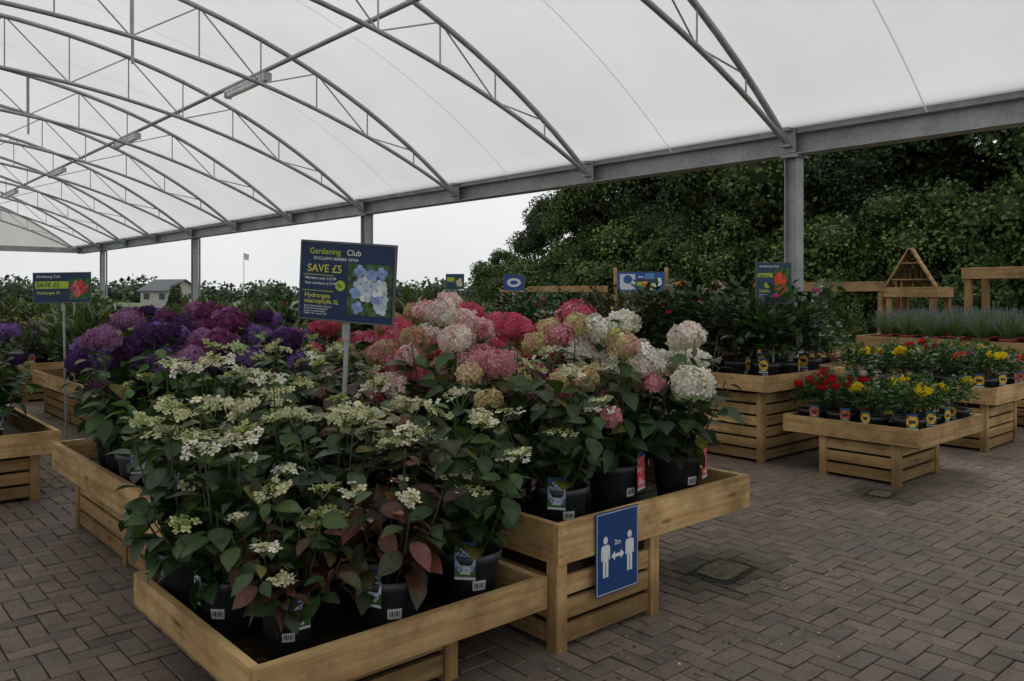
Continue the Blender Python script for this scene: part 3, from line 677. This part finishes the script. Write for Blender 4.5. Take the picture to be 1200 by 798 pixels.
obj('gable_beam',mb.mesh('gable_beam',[M_steel]),CAN)
mb=MB()
for y in (6.3,12.6,18.9,25.2,31.5):
    for x in (5.45,2*XC-5.45):
        z=zu(x)-.135
        box(mb,x-.05,x+.05,y-.75,y+.75,z-.05,z,0,(.7,.71,.71)); tube(mb,[(x,y-.72,z-.085),(x,y+.72,z-.085)],.05,10,0,(.8,.82,.82))
        box(mb,x-.06,x+.06,y-.78,y-.7505,z-.13,z,0,(.5,.5,.5)); box(mb,x-.06,x+.06,y+.7505,y+.78,z-.13,z,0,(.5,.5,.5))
obj('strip_light_fittings',mb.mesh('fittings',[M_flat]),CAN)
mb=MB()
for (x,y) in ((3.3,11.2),(3.3,17.5)):
    tube(mb,[(x,y,zu(x)),(x,y,zl(x)-.35)],.02,8); 
obj('hanging_brackets',mb.mesh('brackets',[M_steel]),CAN)

# ------------------------------------------------------------------ ground
bx0,by0,nx,ny=-4.0,-1.0,170,230
X,Y=np.meshgrid(np.arange(nx),np.arange(ny),indexing='ij'); m=(X-Y)%4
rg=np.random.default_rng(9)
stains=[(4.0,2.72,.36),(6.5,2.9,.3),(5.2,.6,.22)]
def bricks(mb,cx,cy,w,h):
    n=len(cx); g=.0022; ch=.0045; z=rg.normal(0,.0011,n); tx=rg.normal(0,.001,(n,2))
    def ring(ins,zo):
        sx=np.array([-1,1,1,-1])*(w/2-ins); sy=np.array([-1,-1,1,1])*(h/2-ins)
        return np.stack([cx[:,None]+sx,cy[:,None]+sy,(z+zo)[:,None]+tx[:,0:1]*np.sign(sx)+tx[:,1:2]*np.sign(sy)],-1)
    v=np.concatenate([ring(g,-.02),ring(g,-.0045),ring(g+ch,0)],1)
    t=np.array([[8,9,10,11]]+[[4+i,4+(i+1)%4,8+(i+1)%4,8+i] for i in range(4)]+[[i,(i+1)%4,4+(i+1)%4,4+i] for i in range(4)])
    f=(t[None]+(np.arange(n)*12)[:,None,None]).reshape(-1,4)
    base=np.array([(.200,.154,.124),(.182,.146,.122),(.210,.160,.126),(.168,.138,.118)])[rg.integers(0,4,n)]*(1+rg.normal(0,.06,(n,1)))
    for (a,b,r) in stains:
        d=np.hypot(cx-a,(cy-b)*1.3); k=np.clip(1.6-d/r+rg.normal(0,.12,n),0,1)[:,None]
        base=base*(1-k)+np.array([(.062,.057,.036)])*k
    c=np.repeat(base[:,None],12,1); c[:,:8]*=.5
    mb.add(v.reshape(-1,3),f,0,np.clip(c.reshape(-1,3),0,1))
mb=MB()
hx=X[m==0];hy=Y[m==0]; bricks(mb,bx0+.1*(hx+1),by0+.1*(hy+.5),.2,.1)
vx=X[m==3];vy=Y[m==3]; bricks(mb,bx0+.1*(vx+.5),by0+.1*(vy+1),.1,.2)
obj('block_paving',mb.mesh('paving',[M_pav]))
mb=MB(); mb.add([(-900,-900,-.012),(900,-900,-.012),(900,900,-.012),(-900,900,-.012)],[[0,1,2,3]]); obj('ground',mb.mesh('ground',[M_ground]))
def cover(x,y,w,h,rz):
    mb=MB(); r=np.random.default_rng(int(x*100))
    n=40; th=np.arange(n)*2*np.pi/n
    sq=1/np.maximum(abs(np.cos(th)),abs(np.sin(th)))**.75
    rr=sq*(1+r.normal(0,.035,n))
    mb.add(np.stack([w/2*rr*np.cos(th),h/2*rr*np.sin(th),np.full(n,.0035)],1),[list(range(n))],0,(.03,.027,.018))
    mb.add(np.stack([w*.38*rr*np.cos(th),h*.38*rr*np.sin(th),np.full(n,.0075)],1),[list(range(n))],0,(.105,.098,.06))
    obj('mossy_drain_cover',mb.mesh('cover',[M_stain]),None,(x,y,0),rz)
cover(4.02,2.70,.42,.28,0.1); cover(6.5,2.9,.28,.2,.2)
r=np.random.default_rng(44); n=420
P=np.stack([r.uniform(.3,8.5,n),r.uniform(.6,7.5,n),np.full(n,.004)],1)
near=r.random(n)<.6; k=near.sum(); P[near,0]=r.uniform(1.0,4.6,k); P[near,1]=2.5-np.abs(r.normal(0,.45,k))
S,D,Nn=frames(np.stack([np.cos(r.uniform(0,6.28,n)),np.sin(r.uniform(0,6.28,n)),np.zeros(n)],1),r,.12)
mb=MB(); mb.batch(LS[0]*np.array([1,1,.3]),LS[1],P,S,D,Nn,r.uniform(.008,.024,n),rcols(r,[(.10,.085,.04),(.05,.06,.025),(.45,.42,.34),(.16,.11,.05),(.42,.26,.27)],n,.2),LS[2])
obj('fallen_petals_and_leaves',mb.mesh('litter',[M_leaf]))

# ------------------------------------------------------------------ trees, hedge
def crown(mb,rng,lobes,n,L,cols,core=True,lv=.24):
    lobes=np.array(lobes); w=lobes[:,3]**2; w/=w.sum(); idx=rng.choice(len(lobes),n,p=w)
    d=nrm(rng.normal(0,1,(n,3))); r=lobes[idx,3]*(1.02-np.abs(rng.normal(0,.15,n))+.13*np.sin(d[:,0]*9+idx)*np.sin(d[:,1]*8+d[:,2]*7+idx*.7))
    P=lobes[idx,:3]+d*r[:,None]*np.array([1,1,.85])
    D=nrm(d*.6+rng.normal(0,.6,(n,3))+np.array([0,0,-.25])); up=nrm(d+rng.normal(0,.5,(n,3))+np.array([0,0,.5]))
    Nn=nrm(up-D*np.sum(up*D,1,keepdims=True)); S=np.cross(D,Nn)
    lc=rng.normal(0,lv,len(lobes))
    c=rcols(rng,cols,n,.25)*np.clip(1+lc[idx],.4,1.8)[:,None]
    mb.batch(KITE[0],KITE[1],P,S,D,Nn,rng.uniform(L*.6,L*1.3,n),c,None,0)
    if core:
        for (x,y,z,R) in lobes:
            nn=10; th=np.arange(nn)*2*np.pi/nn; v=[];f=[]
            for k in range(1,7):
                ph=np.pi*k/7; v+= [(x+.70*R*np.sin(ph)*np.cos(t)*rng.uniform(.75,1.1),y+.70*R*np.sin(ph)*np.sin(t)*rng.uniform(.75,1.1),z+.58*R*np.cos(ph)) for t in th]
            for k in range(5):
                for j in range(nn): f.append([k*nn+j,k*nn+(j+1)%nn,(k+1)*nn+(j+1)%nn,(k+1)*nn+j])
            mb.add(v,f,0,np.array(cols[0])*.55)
def tree(seed,H,R,n=34000,L=.15,cols=((.034,.055,.016),(.048,.074,.021),(.062,.09,.027)),nl=46):
    rng=np.random.default_rng(seed); mb=MB()
    tube(mb,[(0,0,-.1),(.05,.03,H*.2),(.0,.1,H*.45),(.1,0,H*.8)],[.26,.2,.15,.05],10,1,(.10,.085,.065))
    lobes=[]
    for i in range(nl):
        a=i*2.399; u=rng.uniform(0,1); z=H*(.16+.76*u); rr=R*math.sin(math.pi*min(.98,(.22+.72*u)))**.6*rng.uniform(.3,1.0)
        c=(rr*math.cos(a),rr*math.sin(a),z); lobes.append((*c,R*rng.uniform(.15,.40)))
        if i%4==0: tube(mb,[(0,.05,max(.5,z-1.6)),(c[0]*.5,c[1]*.5,z-.7),c],[.09,.06,.02],6,1,(.10,.085,.065))
    crown(mb,rng,lobes,n,L,cols,lv=.3)
    return mb.mesh('tree_mesh',[M_tree,M_bark])
TM=[tree(1,9,3.4),tree(2,9,3.8,cols=((.048,.076,.018),(.07,.105,.025),(.10,.135,.034))),tree(3,9,3.2,cols=((.024,.042,.015),(.034,.056,.02),(.045,.07,.024)))]
for i,(x,y,s) in enumerate([(28,28.3,.74),(27.8,24.6,.88),(29.5,21.6,.98),(27.5,19.2,.88),(29.5,15.5,1.2),(27.5,12.0,.94),(29.5,8.2,1.25),(27.5,4.4,.98),(29,1,1.2),(27.5,-2.5,1.1),(32.5,25,.9),(33.5,18,1.3),(33.5,11,1.4),(33.5,4,1.4)]):
    o=obj('deciduous_tree',TM[i%3],None,(x,y,0),i*1.3,s)
o=obj('deciduous_tree',tree(8,9,3.4,12000,.2,((.07,.105,.03),(.10,.145,.04),(.13,.17,.05))),None,(25.5,29.5,0),0,.42)
o=obj('deciduous_tree',TM[1],None,(30,34,0),2,.4)
rng=np.random.default_rng(21); lob=[]
for y in np.arange(-8,27,.95):
    top=4.4-(max(0,y-7))*.09+.4*math.sin(y*.8)+.25*math.sin(y*2.1)
    for z in np.arange(.6,top-.3,.8):
        lob.append((24+rng.normal(0,.45),y+rng.normal(0,.3),z+rng.normal(0,.15),rng.uniform(.5,1.1)))
    lob.append((24.3+rng.normal(0,.3),y,top-.5+rng.normal(0,.2),rng.uniform(.45,.8)))
mb=MB(); crown(mb,rng,lob,110000,.13,((.05,.082,.021),(.075,.115,.028),(.10,.145,.038)),True,.2)
obj('hedge',mb.mesh('hedge',[M_tree]))
rng=np.random.default_rng(22); lob=[]
for a in np.arange(-30,75,1.0):
    t=rad(a-12); d=rng.uniform(150,210); R=rng.uniform(2.2,3.6)
    lob.append((d*math.sin(t),d*math.cos(t),R*.45,R))
mb=MB(); crown(mb,rng,lob,16000,.9,((.06,.09,.05),(.09,.13,.07)))
obj('distant_trees',mb.mesh('distant_trees',[M_tree]))
rng=np.random.default_rng(23)
def conifer_mesh(seed):
    r=np.random.default_rng(seed); mb=MB(); pot(mb,r,.2,.32,label=False,tag=False); lob=[(0,0,.35+1.3*k/8,.32*(1-k/9.5)+.03) for k in range(9)]
    crown(mb,r,lob,2600,.06,((.045,.08,.027),(.07,.115,.035)),True)
    return mb.mesh('conifer',[M_tree,M_petal,M_pot,M_print,M_soil])
CM=[conifer_mesh(1),conifer_mesh(2)]
for i in range(46):
    x=rng.uniform(9.5,22); y=rng.uniform(18,34)
    if abs(x-16.9)<.9 and y<25: continue
    obj('potted_conifer',CM[i%2],None,(x,y,0),rng.uniform(0,6),rng.uniform(.75,1.15))
for i in range(30):
    x=rng.uniform(17.5,22.5); y=rng.uniform(4,22)
    obj('potted_conifer',CM[i%2],None,(x,y,0),rng.uniform(0,6),rng.uniform(.75,1.15))
for i in range(26):
    x=rng.uniform(-1,8); y=rng.uniform(22,34)
    place('shrub',x,y,0,sc=rng.uniform(1.6,2.4))
# ------------------------------------------------------------------ distant buildings
def shed(x,y,w,d,h,rh,rz,wall,roof,name):
    e=empty(name,(x,y,0)); e.rotation_euler=(0,0,rz)
    mb=MB(); box(mb,-w/2,w/2,-d/2,d/2,0,h,0,wall)
    mb.add([(-w/2,-d/2,h),(w/2,-d/2,h),(0,-d/2,h+rh-.05)],[[0,1,2]],0,wall); mb.add([(-w/2,d/2,h),(w/2,d/2,h),(0,d/2,h+rh-.05)],[[0,2,1]],0,wall)
    obj('walls',mb.mesh('walls',[M_flat]),e)
    mb=MB(); t=.12
    for s in(-1,1):
        v=[(s*(w/2+.3),-d/2-.3,h-.15),(0,-d/2-.3,h+rh),(0,d/2+.3,h+rh),(s*(w/2+.3),d/2+.3,h-.15)]
        v=np.array(v+[(a,b,c+t) for a,b,c in v]); mb.add(v,BF,0,roof)
    obj('roof',mb.mesh('roof',[M_flat]),e)
    mb=MB()
    for q in np.linspace(-w/2+1,w/2-1,max(2,int(w/2.4))): box(mb,q-.45,q+.45,-d/2-.03,-d/2+.02,.9,h-.35,0,(.05,.06,.07)); box(mb,q-.52,q+.52,-d/2-.035,-d/2+.01,.82,.898,0,(.6,.6,.6))
    for q in np.linspace(-d/2+1,d/2-1,max(2,int(d/2.4))): box(mb,-w/2-.03,-w/2+.02,q-.45,q+.45,.9,h-.35,0,(.05,.06,.07))
    obj('windows',mb.mesh('windows',[M_flat]),e)
shed(31,92,4,4.5,1.9,1.1,rad(20),(.4,.38,.35),(.10,.11,.12),'grey_roofed_building')
mb=MB(); tube(mb,[(33,77,0),(33,77,5.6)],[.05,.035],8,0,(.6,.6,.6)); 
mb.add([(33.04,77,4.9),(33.4,76.8,4.8),(33.45,76.8,5.4),(33.04,77,5.5)],[[0,1,2,3]],0,(.5,.5,.52)); obj('flagpole',mb.mesh('flagpole',[M_flat]))

# ------------------------------------------------------------------ light
w=bpy.data.worlds.new('World'); scene.world=w; w.use_nodes=True; nt=w.node_tree
bg=nt.nodes['Background']; sky=nt.nodes.new('ShaderNodeTexSky'); sky.sky_type='NISHITA'; sky.sun_disc=False
sky.sun_elevation=rad(55); sky.sun_rotation=rad(60); sky.air_density=2; sky.dust_density=6
hs=nt.nodes.new('ShaderNodeHueSaturation'); hs.inputs['Saturation'].default_value=.2; nt.links.new(sky.outputs[0],hs.inputs['Color'])
tc=nt.nodes.new('ShaderNodeTexCoord'); nz=nt.nodes.new('ShaderNodeTexNoise'); nz.inputs['Scale'].default_value=2.2; nz.inputs['Detail'].default_value=6
nt.links.new(tc.outputs['Generated'],nz.inputs['Vector'])
r=nt.nodes.new('ShaderNodeValToRGB'); r.color_ramp.elements[0].position=.3; r.color_ramp.elements[0].color=(.78,.80,.815,1); r.color_ramp.elements[1].position=.65; r.color_ramp.elements[1].color=(.94,.945,.945,1)
nt.links.new(nz.outputs[0],r.inputs[0])
mul=nt.nodes.new('ShaderNodeVectorMath'); mul.operation='SCALE'; mul.inputs['Scale'].default_value=10.8; nt.links.new(r.outputs[0],mul.inputs[0])
mx=nt.nodes.new('ShaderNodeMixRGB'); mx.inputs[0].default_value=.85; nt.links.new(hs.outputs[0],mx.inputs[1]); nt.links.new(mul.outputs[0],mx.inputs[2])
nt.links.new(mx.outputs[0],bg.inputs['Color']); bg.inputs['Strength'].default_value=.1
sl=bpy.data.lights.new('sun','SUN'); sl.energy=.6; sl.angle=rad(20); sl.color=(1,.96,.90)
so=bpy.data.objects.new('sun',sl); col0.objects.link(so)
el,az=rad(55),rad(60)
d=Vector((math.sin(az)*math.cos(el),math.cos(az)*math.cos(el),math.sin(el))); so.rotation_euler=d.to_track_quat('Z','Y').to_euler(); so.location=d*50

cam=bpy.data.cameras.new('camera'); co=bpy.data.objects.new('camera',cam); col0.objects.link(co)
co.location=(0,0,1.6); co.rotation_euler=(rad(90),0,-A); cam.sensor_width=36; cam.lens=28.5; cam.shift_y=-55/1200; cam.clip_end=3000; cam.clip_start=.05
scene.camera=co
scene.view_settings.view_transform='Standard'; scene.view_settings.look='None'; scene.view_settings.exposure=0
